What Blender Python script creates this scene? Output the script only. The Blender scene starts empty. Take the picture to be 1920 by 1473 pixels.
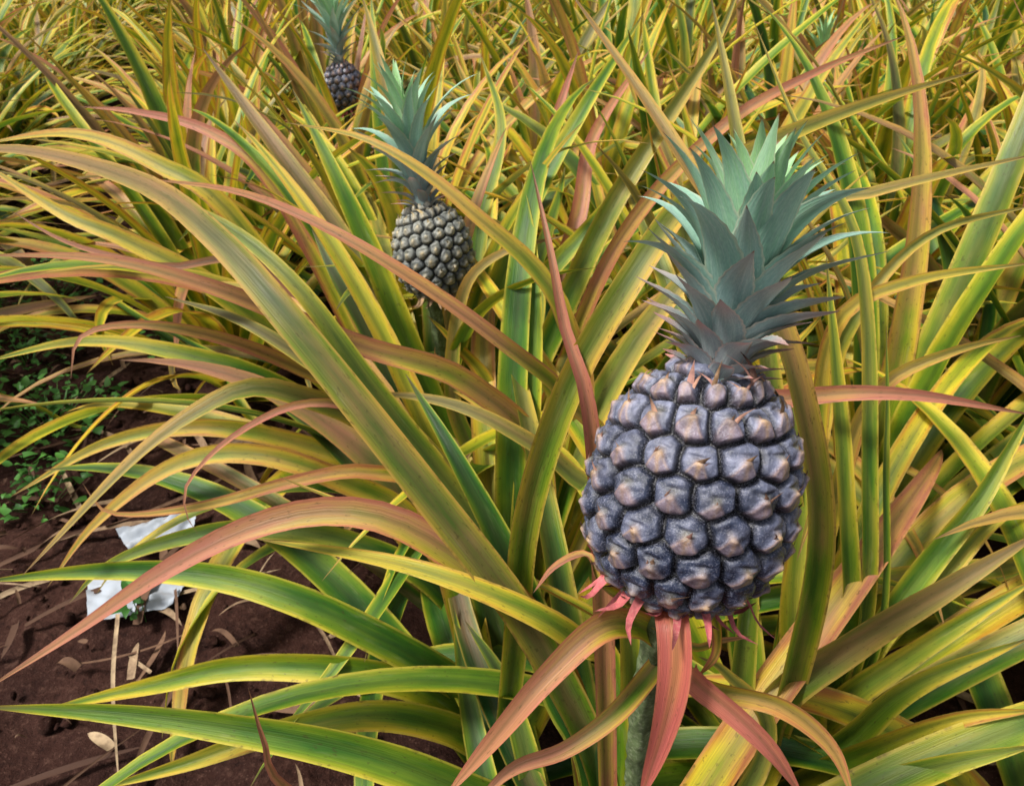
import bpy, math, random
import numpy as np
from mathutils import Vector, noise
random.seed(7); rng=np.random.default_rng(7)
sc=bpy.context.scene
# ---------------- camera
EYE=np.array([0,0,1.15])
cam=bpy.data.cameras.new("camera"); co=bpy.data.objects.new("camera",cam); sc.collection.objects.link(co)
cam.sensor_width=36; cam.lens=26.25; cam.clip_start=.01; cam.clip_end=500
co.location=EYE; co.rotation_euler=(math.radians(58),0,0); sc.camera=co
cam.dof.use_dof=True; cam.dof.focus_distance=.52; cam.dof.aperture_fstop=20
# ---------------- light
w=bpy.data.worlds.new("World"); sc.world=w; w.use_nodes=True
nt=w.node_tree; bg=nt.nodes["Background"]; sky=nt.nodes.new("ShaderNodeTexSky"); sky.sky_type='NISHITA'; sky.sun_disc=False
sd=Vector((-.46,-.22,.85)).normalized()
sky.sun_rotation=math.atan2(sd.x,sd.y); sky.sun_elevation=math.asin(sd.z); sky.air_density=1.0; sky.dust_density=5; sky.ozone_density=.5
hs=nt.nodes.new("ShaderNodeHueSaturation"); hs.inputs['Saturation'].default_value=.45; nt.links.new(sky.outputs[0],hs.inputs['Color']); nt.links.new(hs.outputs[0],bg.inputs[0]); bg.inputs[1].default_value=.12
sl=bpy.data.lights.new("sun","SUN"); so=bpy.data.objects.new("sun",sl); sc.collection.objects.link(so)
sl.energy=5.0; sl.angle=math.radians(11); sl.color=(1,.96,.89)
so.rotation_euler=sd.to_track_quat('Z','Y').to_euler()
sc.view_settings.view_transform='Standard'; sc.view_settings.look='None'; sc.view_settings.exposure=0
# ---------------- node helper
class NT:
    def __init__(s,name):
        s.m=bpy.data.materials.new(name); s.m.use_nodes=True; s.t=s.m.node_tree; s.t.nodes.clear()
    def n(s,t,**k):
        x=s.t.nodes.new(t)
        for a,b in k.items(): setattr(x,a,b)
        return x
    def put(s,i,v):
        if isinstance(v,bpy.types.NodeSocket): s.t.links.new(v,i)
        else: i.default_value=v
    def math(s,op,a,b=0.,c=0.,clamp=False):
        x=s.n("ShaderNodeMath",operation=op,use_clamp=clamp); s.put(x.inputs[0],a); s.put(x.inputs[1],b); s.put(x.inputs[2],c); return x.outputs[0]
    def mix(s,f,a,b,blend='MIX'):
        x=s.n("ShaderNodeMix",data_type='RGBA',blend_type=blend); s.put(x.inputs[0],f)
        s.put(x.inputs[6],a if not isinstance(a,tuple) else (*a,1)); s.put(x.inputs[7],b if not isinstance(b,tuple) else (*b,1)); return x.outputs[2]
    def noise(s,vec,scale,detail=3,rough=.55):
        x=s.n("ShaderNodeTexNoise"); 
        if vec is not None: s.put(x.inputs['Vector'],vec)
        x.inputs['Scale'].default_value=scale; x.inputs['Detail'].default_value=detail; x.inputs['Roughness'].default_value=rough; return x.outputs[0]
    def ramp(s,f,stops):
        x=s.n("ShaderNodeValToRGB"); e=x.color_ramp.elements
        while len(e)<len(stops): e.new(.5)
        for i,(p,c) in enumerate(stops): e[i].position=p; e[i].color=(*c,1)
        s.put(x.inputs[0],f); return x.outputs[0]
    def smooth(s,v,a,b):
        x=s.n("ShaderNodeMapRange",interpolation_type='SMOOTHSTEP'); s.put(x.inputs[0],v); x.inputs[1].default_value=a; x.inputs[2].default_value=b; return x.outputs[0]
    def attr(s,name):
        x=s.n("ShaderNodeAttribute",attribute_name=name); return x
    def sep(s,v):
        x=s.n("ShaderNodeSeparateXYZ"); s.put(x.inputs[0],v); return x.outputs
    def comb(s,a,b,c):
        x=s.n("ShaderNodeCombineXYZ"); s.put(x.inputs[0],a); s.put(x.inputs[1],b); s.put(x.inputs[2],c); return x.outputs[0]
    def finish(s,col,rough=.5,spec=.4,bump=None,bs=.3,bd=.001,transl=0.,tcol=None):
        p=s.n("ShaderNodeBsdfPrincipled"); s.put(p.inputs['Base Color'],col if not isinstance(col,tuple) else (*col,1)); s.put(p.inputs['Roughness'],rough)
        p.inputs['Specular IOR Level'].default_value=spec
        if bump is not None:
            b=s.n("ShaderNodeBump"); b.inputs['Strength'].default_value=bs; b.inputs['Distance'].default_value=bd; s.put(b.inputs['Height'],bump); s.t.links.new(b.outputs[0],p.inputs['Normal'])
        o=s.n("ShaderNodeOutputMaterial"); out=p.outputs[0]
        if transl>0:
            t=s.n("ShaderNodeBsdfTranslucent"); s.put(t.inputs[0],tcol if tcol is not None else col)
            mx=s.n("ShaderNodeMixShader"); mx.inputs[0].default_value=transl
            s.t.links.new(out,mx.inputs[1]); s.t.links.new(t.outputs[0],mx.inputs[2]); out=mx.outputs[0]
        s.t.links.new(out,o.inputs[0]); return s.m
# ---------------- materials
def leaf_material():
    s=NT("pineapple_leaf"); uv=s.sep(s.attr("luv").outputs['Vector']); lc=s.sep(s.attr("lcol").outputs['Vector'])
    u,t,L=uv; hue,pink,rnd=lc
    oi=s.n("ShaderNodeObjectInfo").outputs['Random']
    rr=s.math('ADD',s.math('MULTIPLY',rnd,57.),s.math('MULTIPLY',oi,31.))
    tl=s.math('MULTIPLY',t,L); au=s.math('ABSOLUTE',u)
    fib=s.noise(s.comb(s.math('MULTIPLY',u,5.),s.math('MULTIPLY',tl,5.),rr),1.,4,.6)
    fib2=s.noise(s.comb(s.math('MULTIPLY',u,22.),s.math('MULTIPLY',tl,2.),rr),1.,2,.5)
    blo=s.noise(s.comb(s.math('MULTIPLY',u,.6),s.math('MULTIPLY',tl,6.),rr),1.,3,.6)
    h=s.math('ADD',hue,s.math('MULTIPLY',s.math('SUBTRACT',blo,.5),.9))
    h=s.math('ADD',h,s.math('MULTIPLY',s.math('SUBTRACT',fib,.5),.22))
    h=s.math('ADD',h,s.math('MULTIPLY',s.math('SUBTRACT',t,.5),.24))
    h=s.math('ADD',h,s.math('MULTIPLY',s.math('SUBTRACT',s.math('POWER',au,2.),.3),.42),clamp=True)
    col=s.ramp(h,[(0,(.016,.070,.018)),(.2,(.048,.16,.014)),(.4,(.16,.29,.014)),(.56,(.37,.41,.018)),(.74,(.74,.59,.028)),(.9,(.68,.33,.03)),(1,(.48,.16,.04))])
    cen=s.math('SUBTRACT',1.,s.math('POWER',au,2.))
    mf=s.math('MULTIPLY',s.math('MULTIPLY',s.math('ADD',s.math('MINIMUM',pink,1.),.10),cen),s.smooth(s.math('ADD',blo,s.math('MULTIPLY',fib2,.3)),.48,.85),clamp=True)
    col=s.mix(s.math('MULTIPLY',mf,.85),col,(.28,.13,.09))
    pk=s.math('MULTIPLY',pink,s.smooth(s.math('ADD',s.math('ADD',t,s.math('MULTIPLY',blo,.7)),s.math('MULTIPLY',s.math('MAXIMUM',s.math('SUBTRACT',pink,1.),0.),.9)),.6,1.2),clamp=True)
    pcol=s.mix(s.math('SUBTRACT',pink,1.,clamp=True),(.54,.19,.14),(.60,.12,.12))
    col=s.mix(s.math('MULTIPLY',pk,.8),col,pcol)
    sc_=s.smooth(s.noise(s.comb(s.math('MULTIPLY',u,2.),s.math('MULTIPLY',tl,14.),s.math('ADD',rr,9.)),1.,5,.7),.55,.8)
    col=s.mix(s.math('MULTIPLY',sc_,.28),col,(.42,.42,.30))
    mg=s.smooth(au,.82,.94); col=s.mix(s.math('MULTIPLY',mg,.6),col,s.mix(s.math('MINIMUM',pink,1.),(.68,.58,.08),(.56,.19,.11)))
    # worn brown stretches along the margin
    wn=s.noise(s.comb(0.,s.math('MULTIPLY',tl,38.),rr),1.,3,.6)
    col=s.mix(s.math('MULTIPLY',s.math('MULTIPLY',s.smooth(au,.8,.98),s.smooth(wn,.52,.66)),.6),col,(.16,.09,.03))
    col=s.mix(s.smooth(s.math('ADD',t,s.math('MULTIPLY',fib,.1)),.98,1.07),col,(.16,.08,.04))
    sp=s.smooth(s.noise(s.comb(s.math('MULTIPLY',u,6.),s.math('MULTIPLY',tl,110.),rr),1.,3,.6),.61,.69)
    col=s.mix(s.math('MULTIPLY',sp,.5),col,(.07,.055,.015))
    col=s.mix(s.math('MULTIPLY',s.smooth(au,.36,.0),.34),col,(.04,.08,.010))
    col=s.mix(s.math('MULTIPLY',s.smooth(fib2,.35,.7),.18),col,(.012,.03,0))
    return s.finish(col,s.math('ADD',.30,s.math('MULTIPLY',blo,.28)),.45,s.math('ADD',fib2,s.math('MULTIPLY',fib,.5)),.5,.0018,.30)
def crown_material():
    s=NT("crown_leaf"); uv=s.sep(s.attr("luv").outputs['Vector']); lc=s.sep(s.attr("lcol").outputs['Vector'])
    u,t,L=uv; hue,pink,rnd=lc; au=s.math('ABSOLUTE',u); rr=s.math('MULTIPLY',rnd,40.)
    fib=s.noise(s.comb(s.math('MULTIPLY',u,9.),s.math('MULTIPLY',t,2.),rr),1.,3)
    blo=s.noise(s.comb(s.math('MULTIPLY',u,1.5),s.math('MULTIPLY',t,3.),rr),1.,4,.65)
    h=s.math('ADD',hue,s.math('MULTIPLY',s.math('SUBTRACT',blo,.5),.5),clamp=True)
    col=s.ramp(h,[(0,(.36,.38,.40)),(.3,(.27,.42,.40)),(.6,(.29,.52,.37)),(1,(.38,.66,.26))])
    col=s.mix(s.math('MULTIPLY',s.smooth(fib,.42,.68),.35),col,(.56,.66,.60))
    pk=s.math('MULTIPLY',pink,s.smooth(s.math('ADD',t,s.math('MULTIPLY',blo,.4)),.62,1.15))
    col=s.mix(s.math('MULTIPLY',pk,.9),col,(.68,.26,.22))
    col=s.mix(s.math('MULTIPLY',s.smooth(au,.84,.96),.5),col,s.mix(pink,(.68,.64,.46),(.66,.36,.28)))
    col=s.mix(s.smooth(t,.955,1.),col,(.35,.13,.07))
    sp=s.smooth(s.noise(s.comb(s.math('MULTIPLY',u,14.),s.math('MULTIPLY',t,30.),rr),1.,2),.3,.7)
    col=s.mix(s.math('MULTIPLY',sp,.25),col,(.08,.14,.14))
    return s.finish(col,.45,.4,fib,.6,.0007,.18)
def vcol_material(name,rough=.55,spec=.4,speck=(.3,.29,.34),sa=.5,scale=900,bs=.5,transl=0):
    s=NT(name); c=s.attr("vc").outputs['Color']; g=s.n("ShaderNodeTexCoord").outputs['Object']
    n1=s.noise(g,scale,4,.7); n2=s.noise(g,scale*.16,4,.6)
    col=s.mix(s.math('MULTIPLY',s.smooth(n1,.5,.66),sa),c,speck,'MIX')
    col=s.mix(s.math('MULTIPLY',s.smooth(n2,.4,.66),.6),col,s.mix(.75,c,(0,0,0)))
    return s.finish(col,rough,spec,n1,bs,.0008,transl)
LEAF=leaf_material(); CROWN=crown_material()
SKIN=vcol_material("pineapple_skin",.27,.7,(.38,.39,.50),.36,700,.8)
SKINB=vcol_material("pineapple_skin_tan",.45,.4,(.5,.46,.36),.3)
BRACT=vcol_material("dry_bract",.7,.2,(.55,.36,.24),.3,500,.5,.1)
STEM=vcol_material("peduncle",.6,.3,(.42,.46,.30),.45,260)
# ---------------- mesh accumulator
class Acc:
    def __init__(s): s.v=[];s.f=[];s.a=[];s.b=[];s.n=0
    def add(s,V,Fc,A,B): s.v.append(V);s.f.append(Fc+s.n);s.a.append(A);s.b.append(B);s.n+=len(V)
    def obj(s,name,mat,parent=None,an="luv",bn="lcol"):
        m=bpy.data.meshes.new(name); V=np.concatenate(s.v).astype(np.float32); Fc=np.concatenate(s.f).astype(np.int32)
        m.vertices.add(len(V)); m.vertices.foreach_set("co",V.ravel()); m.loops.add(Fc.size); m.loops.foreach_set("vertex_index",Fc.ravel())
        m.polygons.add(len(Fc)); m.polygons.foreach_set("loop_start",np.arange(0,Fc.size,4,dtype=np.int32))
        m.polygons.foreach_set("use_smooth",np.ones(len(Fc),dtype=bool)); m.update(calc_edges=True)
        if an=="vc":
            at=m.attributes.new("vc",'FLOAT_COLOR','POINT'); C=np.concatenate(s.a); at.data.foreach_set("color",np.c_[C,np.ones(len(C))].astype(np.float32).ravel())
        else:
            for nm,d in((an,s.a),(bn,s.b)):
                at=m.attributes.new(nm,'FLOAT_VECTOR','POINT'); at.data.foreach_set("vector",np.concatenate(d).astype(np.float32).ravel())
        m.materials.append(mat); m.validate()
        o=bpy.data.objects.new(name,m); sc.collection.objects.link(o)
        if parent: o.parent=parent
        return o
def grid_faces(r,c,wrap=False):
    i=np.arange(r-1)[:,None]; j=np.arange(c if wrap else c-1)[None,:]; j2=(j+1)%c
    return np.stack([i*c+j,i*c+j2,(i+1)*c+j2,(i+1)*c+j],-1).reshape(-1,4)
def empty(name,loc=(0,0,0)):
    e=bpy.data.objects.new(name,None); e.empty_display_size=.1; e.location=loc; sc.collection.objects.link(e); return e
def spline(pts,n):
    p=np.array(pts,float); 
    if len(p)==2: p=np.array([p[0],(p[0]+p[1])/2,p[1]])
    q=np.vstack([2*p[0]-p[1],p,2*p[-1]-p[-2]]); out=[]
    for i in range(1,len(q)-2):
        t=np.linspace(0,1,16,endpoint=False)[:,None]; a,b,c,d=q[i-1],q[i],q[i+1],q[i+2]
        out.append(.5*((2*b)+(-a+c)*t+(2*a-5*b+4*c-d)*t**2+(-a+3*b-3*c+d)*t**3))
    out.append(q[-2][None]); o=np.vstack(out)
    for _ in range(4): o[1:-1]=.25*o[:-2]+.5*o[1:-1]+.25*o[2:]
    s=np.r_[0,np.cumsum(np.linalg.norm(np.diff(o,axis=0),axis=1))]; ss=np.linspace(0,s[-1],n)
    return np.stack([np.interp(ss,s,o[:,k]) for k in range(3)],1),s[-1]
def mm(txt): return [np.array([float(v) for v in a.split()])/1000 for a in txt.split(";")]
def nrm(v): return v/np.maximum(np.linalg.norm(v,axis=-1,keepdims=True),1e-9)
SOUTH=np.array([0,-.75,.66])
def leaf(acc,C,L,width,hue,pink,roll=(0,0),cols=7,chan=.32,prof='long',hdir=None,teeth=0,wav=0.,nref=None):
    n=len(C); t=np.linspace(0,1,n); T=nrm(np.gradient(C,axis=0))
    if nref is not None:
        W=nrm(np.cross(nref,T)); N=np.cross(T,W)*1.
    else:
        if hdir is None:
            hdir=C[-1]-C[0]; hdir=np.array([hdir[0],hdir[1],0])
        hdir=nrm(np.asarray(hdir,float)); W0=np.cross([0,0,1.],hdir)
        W=nrm(W0-(T@W0)[:,None]*T); N=np.cross(T,W)
    ph=rng.uniform(0,6.28)
    r=np.radians(roll[0]+(roll[1]-roll[0])*t+wav*np.sin(t*7+ph))
    W2=W*np.cos(r)[:,None]+N*np.sin(r)[:,None]; N2=np.cross(T,W2)
    if prof=='long': w=(1-t**3.4)**.9*(.85+.15*np.sin(np.clip(t*4,0,1.57)))*(1-.15*t)
    elif prof=='crown': w=(1-t**1.5)**.9*(.95+.22*np.sin(t*3.0))
    else: w=(1-t)**.8
    w=np.maximum(w,.012)*width*.5
    u=np.linspace(-1,1,cols)
    edge=np.ones((n,1))*u[None]
    if teeth:
        z=1+teeth*(np.arange(n)%2)[:,None]*(np.abs(u)[None]>.99); edge=edge*z
    ch=chan*(1-.5*t)
    V=C[:,None]+W2[:,None]*(w[:,None]*edge)[...,None]+N2[:,None]*(w[:,None]*ch[:,None]*(np.abs(edge)**1.6-.3))[...,None]
    A=np.zeros((n,cols,3)); A[...,0]=u; A[...,1]=t[:,None]; A[...,2]=L
    B=np.zeros((n,cols,3)); B[...,0]=hue; B[...,1]=pink; B[...,2]=rng.uniform()
    acc.add(V.reshape(-1,3),grid_faces(n,cols),A.reshape(-1,3),B.reshape(-1,3))
# ---------------- pineapple fruit
def smst(x,a,b): x=np.clip((x-a)/(b-a),0,1); return x*x*(3-2*x)
def pineapple(name,loc,tilt,scale,nt_=360,ns=240,pal='blue',seed=1,crown_s=1.,crown_h=1.,NR=15,NC=100,green=0.):
    global rng
    rng=np.random.default_rng(seed)
    root=empty(name,loc); root.rotation_euler=tilt; root.scale=(scale,)*3
    H=.082; R=.0635
    s=-np.cos(np.linspace(.0,math.pi,ns)); s=np.sign(s)*np.abs(s)**.8
    def prof(s): return R*np.clip(1-np.abs(s)**2.35,0,1)**(1/2.0)*(1-.09*s)
    sf=np.linspace(-.999,.999,2000); rf=prof(sf); dr=np.gradient(rf,sf)
    arc=np.cumsum(np.sqrt(dr**2+H*H))*(sf[1]-sf[0]); ltot=arc[-1]
    sp_=2*math.pi*R*.98/NR; rs=sp_*.88
    es=[];eth=[]
    for row in range(-3,int(ltot/rs)+3):
        for i in range(NR):
            a=(row+2*i/NR)*rs+.004+rng.uniform(-.08,.08)*rs
            if a<.012 or a>ltot-.012: continue
            r_=np.interp(a,arc,rf)
            if r_<R*.35 and i%2: continue
            es.append(np.interp(a,arc,sf)); eth.append((i+.5*(row%2))*2*math.pi/NR+rng.uniform(-.035,.035))
    se=np.array(es); th=np.array(eth); N=len(se)
    re=prof(se); E=np.stack([re*np.cos(th),re*np.sin(th),H*se],1)
    drE=np.interp(se,sf,dr); upv=nrm(np.stack([drE*np.cos(th),drE*np.sin(th),np.full(N,H)],1)); tan=np.stack([-np.sin(th),np.cos(th),np.zeros(N)],1); nor=np.cross(tan,upv)
    TH=np.linspace(0,2*math.pi,nt_,endpoint=False)
    S,THg=np.meshgrid(s,TH,indexing='ij'); Rg=prof(S); V=np.stack([Rg*np.cos(THg),Rg*np.sin(THg),H*S],-1).reshape(-1,3)
    wr=np.array([[noise.noise(Vector(v)*70),noise.noise(Vector(v)*70+Vector((9,0,0))),noise.noise(Vector(v)*70+Vector((0,9,0)))] for v in V])*.0022
    Vq=V+wr
    D=np.empty((len(V),2)); I=np.empty(len(V),int)
    for a in range(0,len(V),20000):
        d=np.linalg.norm(Vq[a:a+20000,None]-E[None],axis=2); idx=np.argpartition(d,1,axis=1)[:,:2]; dd=np.take_along_axis(d,idx,1); o=np.argsort(dd,axis=1)
        dd=np.take_along_axis(dd,o,1); D[a:a+20000]=dd; I[a:a+20000]=np.take_along_axis(idx,o,1)[:,0]
    rad=sp_*.5; e=(D[:,1]-D[:,0])/rad; loc_=Vq-E[I]; aa=(loc_*tan[I]).sum(1)/rad; bb=(loc_*upv[I]).sum(1)/rad
    g=smst(e,0,.45); dome=np.sqrt(np.clip(1-(D[:,0]/(rad*1.22))**2,0,1))
    tri=smst(.70*(-bb)+.20-np.abs(aa),-.10,.14)*smst(bb,.15,-.1)
    tipm=np.exp(-((aa/.22)**2+((bb+.03)/.24)**2))
    er=rng.uniform(0,1,N)[I]; er2=rng.uniform(0,1,N)[I]
    lump=np.array([noise.noise(Vector(v)*180) for v in V])
    ring=np.exp(-((bb-.30)/.10)**2)*np.exp(-(aa/.45)**2)
    disp=.0046*g+.0086*dome+.0018*tri*g+.0016*tipm+lump*.0010-.0020*ring
    axis_n=nrm(np.stack([np.cos(THg).ravel(),np.sin(THg).ravel(),(np.interp(S.ravel(),sf,-dr)/H)],1))
    endf=smst(1-np.abs(S.ravel()),0,.02)[:,None]
    Vd=V+axis_n*disp[:,None]*endf
    sv=S.ravel()
    if pal=='blue':
        dark=np.array([.004,.004,.006]); navy=np.array([.022,.032,.068]); lav=np.array([.26,.28,.40]); tanc=np.array([.52,.33,.17]); mau=np.array([.27,.20,.24]); grn=np.array([.18,.18,.06])
    else:
        dark=np.array([.014,.020,.025]); navy=np.array([.08,.095,.10]); lav=np.array([.36,.37,.32]); tanc=np.array([.56,.45,.25]); mau=np.array([.28,.27,.22]); grn=np.array([.2,.2,.12])
    c=navy[None]*np.ones((len(V),1))
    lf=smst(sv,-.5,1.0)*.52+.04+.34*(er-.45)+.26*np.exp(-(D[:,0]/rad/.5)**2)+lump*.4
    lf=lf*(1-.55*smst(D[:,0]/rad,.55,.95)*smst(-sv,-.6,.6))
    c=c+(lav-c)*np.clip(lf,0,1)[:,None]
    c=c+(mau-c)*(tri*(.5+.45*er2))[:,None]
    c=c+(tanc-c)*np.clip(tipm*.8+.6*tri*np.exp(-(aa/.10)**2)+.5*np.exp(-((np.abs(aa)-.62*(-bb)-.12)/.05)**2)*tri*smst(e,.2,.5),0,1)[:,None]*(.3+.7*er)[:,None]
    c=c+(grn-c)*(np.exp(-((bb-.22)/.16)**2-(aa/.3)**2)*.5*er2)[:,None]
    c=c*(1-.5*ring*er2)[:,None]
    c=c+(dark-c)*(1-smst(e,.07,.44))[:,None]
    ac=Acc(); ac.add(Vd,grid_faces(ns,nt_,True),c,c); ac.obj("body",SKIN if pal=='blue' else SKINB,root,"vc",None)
    ab=Acc()
    for i in range(N):
        if abs(se[i])>.985: continue
        sub=range(2 if rng.random()<.5 else 1)
        for k_ in sub:
            big=rng.uniform(.45,1.2); ln=(.0085 if abs(se[i])<.6 else .015)*big*rad/.0135
            if se[i]>.82: ln*=1.4
            lx=rng.uniform(-.8,.8); flat=rng.random()**1.4; ox=0 if k_==0 else rng.uniform(-.3,.3)*rad
            p0=E[i]-upv[i]*rad*.50+nor[i]*.0114+tan[i]*ox; p1=E[i]-upv[i]*rad*.12+nor[i]*.0138+tan[i]*ox
            out=.05+.65*flat; p2=p1+(upv[i]*.8+nor[i]*out+tan[i]*lx)*ln*.5; p3=p2+(upv[i]*.9+nor[i]*(out-.3)+tan[i]*lx*2)*ln*.5
            C,L=spline([p0,p1,p2,p3],9); n=9; t=np.linspace(0,1,n); wd=.0074*big*(rad/.0135)*(1-t)**.85*(.75+.5*np.sin(t*3))*(1 if k_==0 else .5); u=np.linspace(-1,1,5)
            T=nrm(np.gradient(C,axis=0)); NN=np.cross(tan[i],T)
            VV=C[:,None]+tan[i][None,None]*(wd[:,None]*u*.5)[...,None]-NN[:,None]*(wd[:,None]*.25*np.abs(u)[None]**1.5)[...,None]
            q=rng.random(); bc=np.array([.44,.26,.13])*(1-q)+np.array([.48,.25,.21])*q if pal=='blue' else np.array([.52,.40,.20])
            cc=np.ones((n,5,1))*bc; cc=cc*(1-.85*smst(t,.45,.9)[:,None,None]*(rng.random()**.5)); cc=cc*(.45+.6*rng.random())
            ab.add(VV.reshape(-1,3),grid_faces(n,5),cc.reshape(-1,3),cc.reshape(-1,3))
    for i in range(28):
        a=i*2.4; rr=.018+.024*(i/22); z0=-H*(.985-.12*i/22)
        dr_=np.array([math.cos(a),math.sin(a),0]); ln=rng.uniform(.018,.036); tw=rng.uniform(-.012,.012)
        ta=np.array([-math.sin(a),math.cos(a),0])
        C,L=spline([dr_*rr*.6+[0,0,z0+.006],dr_*(rr+.008)+[0,0,z0-.004],dr_*(rr+.4*ln+.008)+[0,0,z0-.6*ln],dr_*(rr+.75*ln+.012)+[0,0,z0-.75*ln+rng.uniform(-.008,.018)]+ta*tw],10)
        t=np.linspace(0,1,10); wd=rng.uniform(.009,.017)*(1-t)**.6; u=np.linspace(-1,1,5)
        VV=C[:,None]+ta[None,None]*(wd[:,None]*u*.5)[...,None]+np.array([0,0,1.])*(wd[:,None]*.18*np.abs(u))[...,None]
        bc=np.array([.66,.16,.17]) if pal=='blue' else np.array([.35,.22,.12])
        cc=np.ones((10,5,1))*bc*(.6+.6*rng.random()); cc=cc*(1-.6*smst(t,.6,1)[:,None,None]*rng.random())
        ab.add(VV.reshape(-1,3),grid_faces(10,5),cc.reshape(-1,3),cc.reshape(-1,3))
    ab.obj("bracts",BRACT,root,"vc",None)
    cr=Acc()
    for i in range(NC):
        q=i/(NC-1); a=i*2.399963+rng.uniform(-.25,.25); h=H*.90+(.002+.088*q**.9)*crown_h
        ln=(.034+.086*min(1,q/.6)**1.5)*(1-.26*max(0,q-.6)/.4)*crown_s*rng.uniform(.84,1.12)
        el=math.radians(26+56*q**1.35+rng.uniform(-8,8)); bend=math.radians(56-32*q+rng.uniform(-16,16)) if q>.15 else math.radians(44)
        n=19; t=np.linspace(0,1,n); ang=el+math.radians(20)*(1-t)-bend*t**1.3*1.05+ (math.radians(38)*t**4 if q<.5 else 0)
        ds=ln/(n-1); x=np.r_[0,np.cumsum(np.cos(ang[:-1]))*ds]; z=np.r_[0,np.cumsum(np.sin(ang[:-1]))*ds]
        dr_=np.array([math.cos(a),math.sin(a),0]); r0=.014*(1-.6*q)+.003
        ta=np.array([-math.sin(a),math.cos(a),0]); side=rng.uniform(-.18,.18)*ln
        C=dr_*(r0+x)[:,None]+np.array([0,0,1.])*(h+z)[:,None]+ta*(side*t**2)[:,None]
        wd=(.014+.016*min(1,q/.45))*(1-.2*max(0,q-.5)*2)*rng.uniform(.9,1.1)
        leaf(cr,C,ln,wd,min(1,max(0,(q-.15)*1.15)+green),max(0,1.1-q*2.0),(rng.uniform(-14,14),rng.uniform(-20,20)),9,.5,'crown',hdir=dr_,teeth=.08)
    n=10; zz=np.linspace(H*.85,H+.085*crown_h,n); rr=np.linspace(.018,.004,n); th2=np.linspace(0,2*math.pi,16,endpoint=False)
    VV=np.stack([rr[:,None]*np.cos(th2),rr[:,None]*np.sin(th2),zz[:,None]*np.ones(16)],-1).reshape(-1,3)
    A=np.tile([0,.1,.1],(len(VV),1)); B=np.tile([.2,.2,.5],(len(VV),1)); cr.add(VV,grid_faces(n,16,True),A,B)
    cr.obj("crown",CROWN,root)
    return root
def stem(pts,r0,r1,name="stem"):
    C,L=spline(pts,90); T=nrm(np.gradient(C,axis=0)); a=nrm(np.cross(T,[0,1.,.2])); b=np.cross(T,a); n=90
    th=np.linspace(0,2*math.pi,24,endpoint=False); rr=np.linspace(r0,r1,n)*(1+.12*np.abs(np.sin(np.linspace(0,L/.05*6.28,n))))
    R2=rr[:,None]*(1+.06*np.sin(th*5+1)[None]+.05*rng.normal(size=(n,24)))
    V=C[:,None]+R2[...,None]*(a[:,None]*np.cos(th)[None,:,None]+b[:,None]*np.sin(th)[None,:,None])
    cc=np.ones((n,24,1))*np.array([.13,.18,.08]); cc=cc*(.6+.7*rng.random((n,24,1)))
    ac=Acc(); ac.add(V.reshape(-1,3),grid_faces(n,24,True),cc.reshape(-1,3),cc.reshape(-1,3)); return ac.obj(name,STEM,None,"vc",None)
def attach(o,root):
    bpy.context.view_layer.update(); o.parent=root; o.matrix_parent_inverse=root.matrix_world.inverted()
r1=pineapple("pineapple",(.113,.368,.852),(math.radians(-19),math.radians(10),0),.86,560,380,'blue',3,1.0)
r2=pineapple("pineapple",(-.129,1.157,.700),(math.radians(-14),math.radians(-1),.7),.86,260,180,'tan',5,1.45,1.5,17,64,.05)
r3=pineapple("pineapple",(-.630,2.98,.635),(math.radians(-4),math.radians(4),1.7),1.0,140,100,'blue',8,1.9,1.7,14,52,.1)
r4=pineapple("pineapple",(1.396,3.612,.514),(0,math.radians(6),2.7),.85,140,100,'blue',9,1.9,1.6,14,44,.5)
attach(stem(mm("149 414 58;114 393 496;103 364 694;108 358 779"),.0115,.0085),r1)
attach(stem(mm("-130 1200 0;-120 1200 350;-130 1132 641"),.012,.010),r2)
attach(stem(mm("-630 2980 0;-630 2980 300;-630 2980 565"),.013,.011),r3)
attach(stem(mm("1396 3612 0;1396 3612 250;1396 3612 444"),.013,.011),r4)
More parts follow.
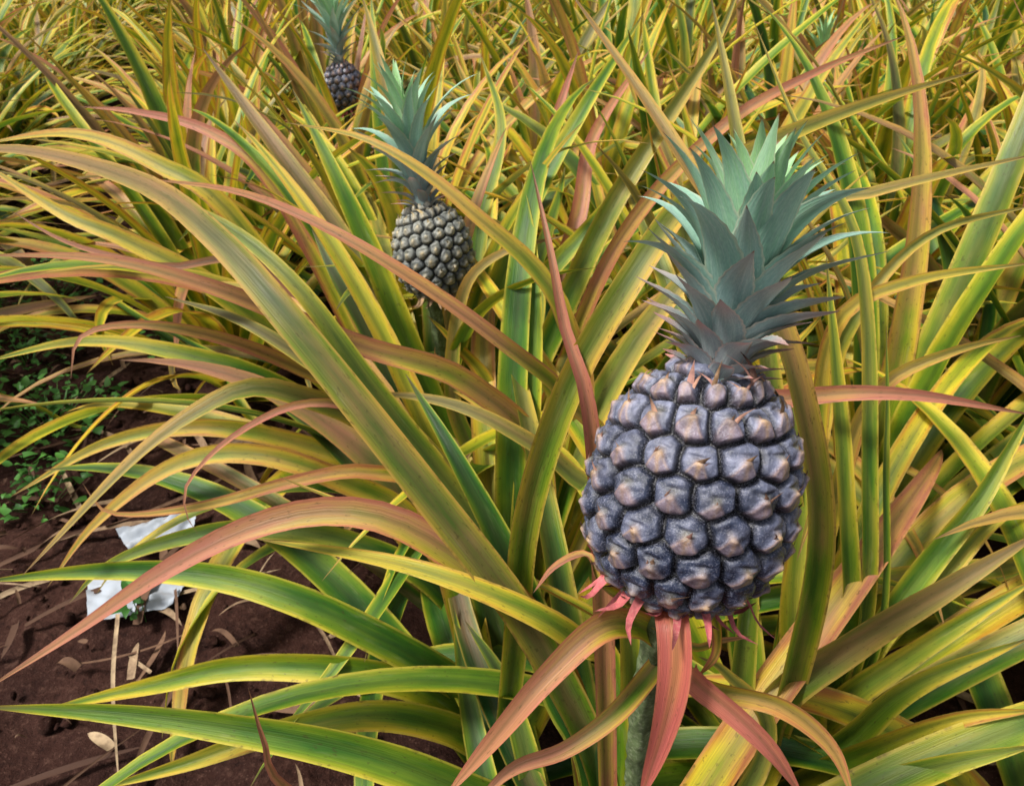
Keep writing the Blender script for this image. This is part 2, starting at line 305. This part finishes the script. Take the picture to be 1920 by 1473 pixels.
# ---------------- individually shaped leaves: plant, midrib points in mm, width, hue, pink, roll
rng=np.random.default_rng(11)
BASE={'A':(.12,.42,.06),'B':(0.0,.80,.05),'C':(-.13,1.18,.05),'D':(.36,.62,.05),'E':(-.02,.62,.05)}
HERO=[
('A',"104 490 312;22 514 538;-80 545 701;-194 607 837;-288 691 898;-396 780 926;-590 878 933;-733 902 894",.034,.36,.6,10,0),
('B',"35 666 367;-51 687 551;-164 728 710;-237 765 809;-332 832 859;-473 916 880",.030,.35,.15,0,0),
('B',"29 693 315;-42 741 486;-133 766 621;-231 779 698;-328 810 747;-432 852 759",.034,.2,.3,0,0),
('A',"87 498 588;64 515 805;44 553 865;32 598 918;16 669 975",.024,.7,1.2,25,25),
('E',"3 572 461;13 544 662;46 542 809;94 556 907;151 614 963;226 676 987;350 759 1007;490 840 1023",.028,.48,.35,0,10),
('D',"326 562 427;296 539 653;235 534 835;189 567 925;146 601 980;106 659 1034;47 751 1106",.034,.5,.55,10,10),
('D',"430 640 326;391 692 596;362 813 828",.034,.42,.1,10,10),
('D',"448 640 326;420 708 623;398 819 838;339 908 943;289 1004 1058",.022,.40,.2,10,10),
('D',"469 640 326;450 724 611;441 788 751",.018,.35,.1,20,20),
('D',"386 691 369;309 776 693;270 929 938;251 1077 1082",.036,.35,.3,20,20),
('B',"149 760 291;231 783 610;328 718 695;423 678 725;546 649 717",.034,.78,.9,20,20),
('D',"315 573 331;384 563 466;446 551 560;529 556 644",.050,.30,.5,0,0),
('D',"414 567 264;455 549 406;554 539 504",.044,.42,.1,0,0),
('D',"425 548 272;486 511 401;566 499 438",.042,.58,.1,0,0),
('D',"415 502 292;469 468 390;537 455 444",.042,.3,.1,0,0),
('D',"429 623 260;507 635 354;578 643 424;651 660 471",.042,.5,.1,0,0),
('D',"457 653 309;527 696 434;597 736 535;693 828 645",.042,.36,.05,10,10),
('D',"486 672 339;546 692 409;630 741 486;714 775 503",.040,.5,.1,0,0),
('C',"176 1071 411;385 1060 771;486 990 848;570 955 886;664 947 911",.034,.42,.4,10,10),
('D',"392 770 533;386 803 736;455 796 802;601 800 826",.030,.6,.25,10,10),
('D',"429 767 490;461 804 644;545 815 700;648 844 709",.030,.6,.4,10,10),
('D',"435 865 553;457 900 702;557 960 799;714 983 836",.028,.5,.3,10,10),
('C',"37 1071 411;149 1044 744;271 1032 914;400 1074 981;555 1157 1020",.026,.75,.9,10,10),
('C',"37 1120 489;163 1179 773;317 1307 976;377 1379 1093",.042,.45,.3,10,10),
('B',"47 865 458;-57 854 630;-190 837 696;-333 808 783;-456 792 832;-597 775 844",.034,.66,.8,10,10),
('B',"128 825 489;68 802 641;-6 757 739;-94 756 813;-199 790 867;-306 832 896;-435 880 898",.024,.64,.8,10,10),
('B',"102 906 524;71 900 702;28 909 775;-41 923 834;-109 953 883;-192 988 919;-304 1040 927",.030,.60,.35,10,10),
('C',"-207 1195 325;-371 1125 497;-480 1066 591;-583 1031 630;-648 994 627;-662 961 574",.030,.72,.8,10,10),
('B',"-90 882 392;-201 890 536;-286 846 616;-339 826 641;-394 795 630;-472 745 587;-591 646 486",.036,.42,.45,10,10),
('B',"-126 865 458;-189 848 582;-273 824 619;-357 785 595;-411 747 552;-415 725 518;-400 711 495",.016,.75,1.,0,0),
('A',"80 520 359;17 536 536;-42 537 613;-113 545 664;-185 550 672;-262 540 655;-339 518 621;-422 488 573;-500 444 540",.036,.66,1.,10,10),
('B',"-110 844 424;-195 831 499;-291 802 508;-414 768 492;-536 763 483;-575 784 518",.024,.78,.6,0,0),
('B',"-47 698 191;-100 652 306;-176 642 385;-266 652 438;-376 675 456;-521 693 448;-700 700 421",.042,.30,.0,0,0),
('B',"-47 677 158;-114 638 284;-210 619 348;-346 621 351;-461 608 331;-603 598 296",.042,.5,.0,0,0),
('A',"69 417 307;-55 398 466;-148 399 523;-250 403 550;-358 410 561;-471 413 565",.042,.30,.0,10,0),
('B',"0 648 111;-79 610 239;-176 589 300;-289 559 309;-392 527 295;-501 510 267",.042,.5,.1,0,0),
('E',"-107 391 360;-180 340 562;-189 342 622;-198 358 666",.018,.8,1.,30,30),
('A',"109 511 458;64 504 542;21 498 588;-57 515 616;-137 541 619;-267 581 607",.030,.52,.1,10,10),
('B',"121 748 460;68 754 564;13 751 616;-53 769 645;-121 795 648;-201 822 635",.030,.38,.45,0,0),
('B',"-8 711 211;-43 718 412;-111 770 551;-152 806 610",.045,.1,.1,0,0),
('A',"97 491 332;53 520 435;11 568 550;-63 644 671;-121 732 718",.042,.08,.0,0,10),
('C',"-120 1127 311;-174 1122 531;-227 1153 693;-283 1202 809;-359 1298 925",.050,.38,.0,10,10),
('C',"-145 1167 281;-214 1198 500;-304 1272 676;-418 1357 813;-572 1508 959",.050,.22,.5,10,10),
('C',"-166 1167 281;-260 1238 490;-325 1283 599;-375 1349 668",.045,.03,.1,10,10),
('C',"-93 1167 281;-59 1220 499;19 1287 700;119 1388 861;246 1544 1017",.046,.38,.0,-5,-5),
('C',"-86 1207 252;-30 1249 506;49 1278 591;155 1321 698;270 1434 803",.046,.36,.0,-5,-5),
('C',"-96 1207 252;-80 1238 490;-60 1355 676;-20 1471 824;-64 1633 933",.042,.45,.1,-5,-5),
('C',"-80 1100 269;-37 1100 458;-98 1105 560;-139 1102 611",.04,.62,.1,-5,-5),
('C',"-80 1100 269;0 1100 458;46 1171 608;0 1248 694;-57 1297 716",.04,.45,.2,-5,-5),
('C',"-60 1100 269;-102 1096 450;-81 1098 642;-25 1087 719;80 1075 757",.032,.45,.5,-5,-5),
('C',"-279 1236 297;-474 1258 710;-603 1292 802;-761 1342 844;-964 1383 816",.042,.6,.2,0,0),
('C',"-279 1236 297;-492 1189 600;-643 1195 704;-750 1219 742;-929 1317 804",.042,.55,.2,0,0),
('C',"-297 1379 337;-471 1486 697;-600 1548 797;-760 1592 829;-897 1629 832",.036,.85,.9,0,0),
('C',"-257 1207 252;-424 1153 448;-585 1140 521;-752 1150 537;-929 1130 505",.038,.45,.1,0,0),
('C',"-220 1100 269;-371 1056 387;-518 1030 439;-679 1016 416;-839 968 341",.036,.6,.3,0,0),
('B',"-131 860 357;-251 865 458;-370 869 503;-486 861 490;-602 816 418;-684 781 325",.036,.66,.4,0,0),
('B',"-115 817 287;-251 819 385;-378 812 412;-486 804 398;-586 783 366;-652 769 305",.036,.3,.1,0,0),
('B',"-343 1098 642;-519 1031 724;-652 1050 754;-756 1096 790",.02,.2,.9,0,0),
('C',"0 1379 337;29 1548 608;91 1663 793;147 1800 916",.045,.78,1.,0,0),
('C',"23 1379 337;137 1548 608;177 1697 751;316 1857 914",.045,.8,1.,0,0),
('A',"134 507 358;118 504 542;98 525 632;93 558 684",.034,.35,.1,10,10),
('D',"285 567 264;267 588 486;263 614 622",.045,.3,.1,10,10),
('D',"386 597 218;360 657 408;366 729 523;371 862 642",.055,.52,.1,10,10),
('A',"223 432 332;267 474 437;214 487 515;180 476 553",.032,.45,.3,10,10),
('E',"-27 531 207;-56 611 278;-79 699 381",.036,.25,.1,10,10),
('E',"27 531 207;-7 606 328;-62 667 387",.036,.2,.1,10,10),
]
accs={}
for b,pp,wd,hue,pink,ra,rb in HERO:
    acc=accs.setdefault(b,Acc()); pts=[np.array(BASE[b])]+mm(pp)
    C,L=spline(pts,44); leaf(acc,C,L,wd*1.12,hue,pink,(ra,rb),9,.6,'long',wav=10,nref=SOUTH)
PB=[("104 365 715;82 342 754;54 320 775;20 297 757;-7 280 730;-44 263 683",.020,.7,1.15,0,10),
("98 344 776;98 313 792;98 292 769;92 278 727;82 268 673",.022,.95,1.8,0,20),
("117 350 711;117 309 739;141 291 729;164 279 709;189 268 673",.017,.8,1.4,20,-10),
("108 366 679;137 332 700;179 313 708;214 298 684;229 279 654",.018,.7,.6,0,30),
("112 364 694;71 312 705;35 292 693;0 279 691;-27 265 668",.016,.55,1.1,0,0),
("98 356 738;121 334 741;136 329 753;158 331 755",.006,.6,.8,0,0),
("100 366 736;61 355 775;52 381 779;30 377 772;15 374 749",.011,.7,1.,30,60),
("118 349 766;129 332 775;132 319 755;122 317 732",.011,.8,.7,0,90)]
for pp,wd,hue,pink,ra,rb in PB:
    C,L=spline(mm(pp),32); leaf(accs['A'],C,L,wd,hue,pink,(ra,rb),9,.6,'long',wav=16,nref=SOUTH)
# ---------------- grown leaves; those that would grow across the fruits are pruned away
PRUNE=[(p,r) for p,r in zip(mm("-129 1181 737;-129 1259 863;-630 2996 660;-630 3091 813;1396 3753 741"),(.11,.09,.05,.10,.06))]
def clear(C):
    r=C-EYE; d=.848*r[:,1]-.53*r[:,2]
    if np.any(d<.70) or np.any((d<.98)&(C[:,2]>.60)): return False
    for tgt,rad in PRUNE:
        L=np.linalg.norm(tgt-EYE); a=(tgt-EYE)/L; tt=r@a; dist=np.linalg.norm(r-tt[:,None]*a,axis=1)
        if np.any((tt>0)&(tt<L-.03)&(dist<rad*tt/L)): return False
    return True
def plant(acc,base,n,seed,segs,cols,scale=1.,check=True,hb=.5,emin=15,wmul=1.,pk=.18):
    r=np.random.default_rng(seed); base=np.array(base,float)
    for i in range(n):
        q=i/n; a=i*2.399963+r.uniform(-.3,.3)+seed; el=math.radians(emin+(84-emin)*q**.8+r.uniform(-8,8)); L=scale*r.uniform(.75,1.18)*(1.0-.15*abs(q-.5))
        bend=math.radians(r.uniform(50,125))*(1-.4*q); t=np.linspace(0,1,segs)
        ang=el+math.radians(12)-bend*t**1.5; ds=L/(segs-1); x=np.r_[0,np.cumsum(np.cos(ang[:-1]))*ds]; z=np.r_[0,np.cumsum(np.sin(ang[:-1]))*ds]
        az=a+r.uniform(-.5,.5)*t**2; dr=np.stack([np.cos(az),np.sin(az),0*az],1)
        C=base+dr*(x+.02)[:,None]; C[:,2]+=z+.03+.08*q; C[:,2]=np.maximum(C[:,2],.012+.02*r.random())
        hue=float(np.clip(r.normal(hb,.17),.05,.80)); pink=float(np.clip(r.normal(pk,.38),0,1)); wd=r.uniform(.038,.058); ro=(r.uniform(-12,12),r.uniform(-35,35))
        if check and not clear(C): continue
        leaf(acc,C,L,wd*scale*wmul,hue,pink,ro,cols,.5,'long',hdir=(math.cos(a),math.sin(a),0),wav=8)
for b,n,hb in (('A',30,.38),('B',50,.45),('C',44,.45),('D',46,.45),('E',20,.36)):
    plant(accs[b],BASE[b],n,{'A':31,'B':37,'C':41,'D':44,'E':47}[b],24,7,.98,True,hb,pk=.08)
for b in 'ACBDE': 
    accs[b].obj("pineapple_plant",LEAF)
dv=np.array([-.3,.954]); nv=np.array([.954,.3])
near=[];farp=[]
offs=[.27,-.16,.85,1.45,2.1,2.7,3.4,4.1,4.8,5.6,6.3,7.,7.7,8.4,9.2,10,-1.30,-1.75,-2.3,-3.,-3.7,-4.4,-5.1,-5.8,-6.5,-7.3,-8.]
rr=np.random.default_rng(5)
for o in offs:
    s=-2.
    while s<16:
        s+=.43*rr.uniform(.85,1.2)
        p=o*nv+s*dv+rr.normal(0,.05,2); 
        if p[1]<.35 or abs(p[0])>p[1]*.85+1.2: continue
        if any(np.hypot(p[0]-b[0],p[1]-b[1])<.30 for b in BASE.values()): continue
        if p[1]<1.2 and p[0]<.35: continue
        if o==-.16 and p[1]<1.45: continue
        (near if p[1]<4.2 else farp).append(p)
for i,p in enumerate(near):
    ac=Acc(); plant(ac,(p[0],p[1],0),36,100+i,18,5,rr.uniform(.92,1.12),True,rr.uniform(.42,.60),wmul=1.12,pk=rr.uniform(-.2,.38))
    if ac.n: ac.obj("pineapple_plant",LEAF)
fieldr=empty("pineapple_field"); var=[]
for k in range(7):
    ac=Acc(); plant(ac,(0,0,0),34,500+k,11,3,1.,False,.46+.03*k,wmul=1.25,pk=.08); o=ac.obj("plant_variant",LEAF,fieldr); var.append(o)
used=set()
for i,p in enumerate(farp):
    k=i%7
    if k not in used: o=var[k]; used.add(k)
    else: o=bpy.data.objects.new("plant",var[k].data); sc.collection.objects.link(o); o.parent=fieldr
    o.location=(p[0],p[1],0); o.rotation_euler=(0,0,rr.uniform(0,6.28)); q=rr.uniform(.8,1.18); o.scale=(q,q,q)
# ---------------- ground
def axis(lo,hi,a,b,step):
    m=np.arange(a,b,step); l=-np.geomspace(1,abs(lo-a)+1,25)[1:][::-1]+1+a; h=np.geomspace(1,hi-b+1,25)[1:]-1+b; return np.r_[l,m,h]
gx=axis(-150,150,-3,2.2,.022); gy=axis(-40,250,.2,4.5,.022)
GX,GY=np.meshgrid(gx,gy,indexing='ij'); Z=np.zeros(GX.shape)
for i in range(len(gx)):
    for j in range(len(gy)):
        x,y=gx[i],gy[j]
        if -3<=x<=2.2 and .2<=y<=4.5:
            v=Vector((x,y,0)); c=noise.noise(v*9)*.5+noise.noise(v*22)*.35
            Z[i,j]=.022*c+.012*max(0,noise.noise(v*45+Vector((3,1,0))))-.01
V=np.stack([GX,GY,Z],-1).reshape(-1,3); ac=Acc(); ac.add(V,grid_faces(len(gx),len(gy))[:,::-1],V*0,V*0)
s=NT("red_soil"); g=s.n("ShaderNodeTexCoord").outputs['Object']; n1=s.noise(g,6,6,.6); n2=s.noise(g,60,6,.7); n3=s.noise(g,220,3,.6)
col=s.ramp(n1,[(.3,(.024,.009,.007)),(.55,(.044,.017,.012)),(.75,(.075,.032,.024))]); col=s.mix(s.smooth(n2,.5,.72),col,(.10,.05,.036)); col=s.mix(s.math('MULTIPLY',s.smooth(n3,.6,.75),.6),col,(.2,.11,.08)); col=s.mix(s.math('MULTIPLY',s.smooth(n2,.48,.3),.7),col,(.01,.004,.003))
SOIL=s.finish(col,.9,.15,n2,1.,.016); ac.obj("ground",SOIL)
ac=Acc(); u_=np.linspace(0,2*math.pi,8,endpoint=False); v_=np.linspace(.05,math.pi-.05,6)
sp=np.stack([np.sin(v_)[:,None]*np.cos(u_),np.sin(v_)[:,None]*np.sin(u_),np.cos(v_)[:,None]*np.ones(8)],-1).reshape(-1,3)
for i in range(2500):
    x=rr.uniform(-2.6,1.8); y=rr.uniform(.4,4); sz=.004+.012*rr.random()**3
    ac.add(sp*sz*rr.uniform(.6,1.3,3)*(1+.25*rr.normal(size=(len(sp),1))*.6)+[x,y,sz*.3],grid_faces(6,8,True)[:,::-1],sp*0,sp*0)
ac.obj("soil_clods",SOIL)
s=NT("dead_leaf"); lc=s.sep(s.attr("lcol").outputs['Vector']); col=s.ramp(lc[2],[(0,(.06,.03,.02)),(.6,(.16,.09,.055)),(1,(.42,.31,.19))]); g=s.n("ShaderNodeTexCoord").outputs['Object']
n1=s.noise(g,60,4); col=s.mix(s.smooth(n1,.4,.7),col,s.mix(.6,col,(.06,.03,.02))); DEAD=s.finish(col,.8,.2,n1,.5,.002)
ac=Acc()
for i in range(1900):
    x=rr.uniform(-2.8,1.8); y=rr.uniform(.4,4.5); a=rr.uniform(0,6.28); L=rr.uniform(.04,.35)*(1 if rr.random()<.4 else .4); n=10; t=np.linspace(0,1,n); az=a+rr.uniform(-.9,.9)*t
    C=np.stack([x+np.cumsum(np.cos(az))*L/n,y+np.cumsum(np.sin(az))*L/n,.012+.02*rr.random()+.02*np.sin(t*3.1)*rr.random()],1)
    leaf(ac,C,L,rr.uniform(.004,.022),.5,.5,(rr.uniform(-40,40),rr.uniform(-60,60)),3,.5,'long')
C,L=spline(mm("-633 830 213;-614 734 155;-607 650 10"),16); leaf(ac,C,L,.008,.5,.5,(0,20),3,.6,'long',nref=SOUTH)
ac.b[-1][:,2]=.97
ac.obj("dry_leaf_litter",DEAD)
s=NT("weed_leaf"); lc=s.sep(s.attr("lcol").outputs['Vector']); WEED=s.finish(s.ramp(lc[2],[(0,(.03,.11,.02)),(1,(.10,.28,.05))]),.5,.3,None,transl=.2)
for cx,cy,r0,n in ((-1.25,1.66,.20,240),(-1.67,2.49,.28,260),(-1.05,2.08,.12,80),(-1.5,2.0,.18,120),(-.72,1.0,.03,14),(-1.1,1.35,.12,80)):
    ac=Acc()
    for i in range(n):
        a=rr.uniform(0,6.28); d=r0*rr.random()**.7; h=rr.uniform(.01,.13)*(1-.6*d/r0)+.015; p=np.array([cx+d*math.cos(a),cy+d*math.sin(a),h]); a2=rr.uniform(0,6.28); L=rr.uniform(.012,.032)
        q=np.array([math.cos(a2),math.sin(a2),rr.uniform(-.3,.6)])*L; C,L2=spline([p,p+q*.5+[0,0,.003],p+q],6); leaf(ac,C,L,L*.7,.5,0,(rr.uniform(-30,30),0),3,.3,'crown')
        if i%4==0:
            C,L2=spline([np.array([cx+d*.4*math.cos(a),cy+d*.4*math.sin(a),0]),p],5); leaf(ac,C,L,.003,.5,0,(0,0),3,.3,'long')
    ac.obj("weed",WEED)
s=NT("paper"); g=s.n("ShaderNodeTexCoord").outputs['Object']; n1=s.noise(g,30,4); PAPER=s.finish(s.mix(s.math('MULTIPLY',s.smooth(n1,.5,.8),.5),(.36,.40,.46),(.24,.20,.18)),.8,.2,n1,.4,.006)
for (x,y,a,sx,sy,sd_) in ((-.75,1.05,.25,.18,.12,1),(-.77,1.23,.5,.15,.09,2)):
    n=24; uu,vv=np.meshgrid(np.linspace(-.5,.5,n),np.linspace(-.5,.5,n),indexing='ij'); ca,sa=math.cos(a),math.sin(a)
    zz=np.array([[.03*abs(noise.noise(Vector((uu[i,j]*2.5+sd_,vv[i,j]*2.5,sd_))))+.008*noise.noise(Vector((uu[i,j]*8,vv[i,j]*8,sd_+9.))) for j in range(n)] for i in range(n)])
    lx=uu*sx*(1+.3*vv); ly=(vv+.35*uu*(sd_-1.5))*sy*(1-.3*uu); V=np.stack([x+lx*ca-ly*sa,y+lx*sa+ly*ca,.024+zz],-1).reshape(-1,3)
    ac=Acc(); ac.add(V,grid_faces(n,n),V*0,V*0); ac.obj("paper_scrap",PAPER)
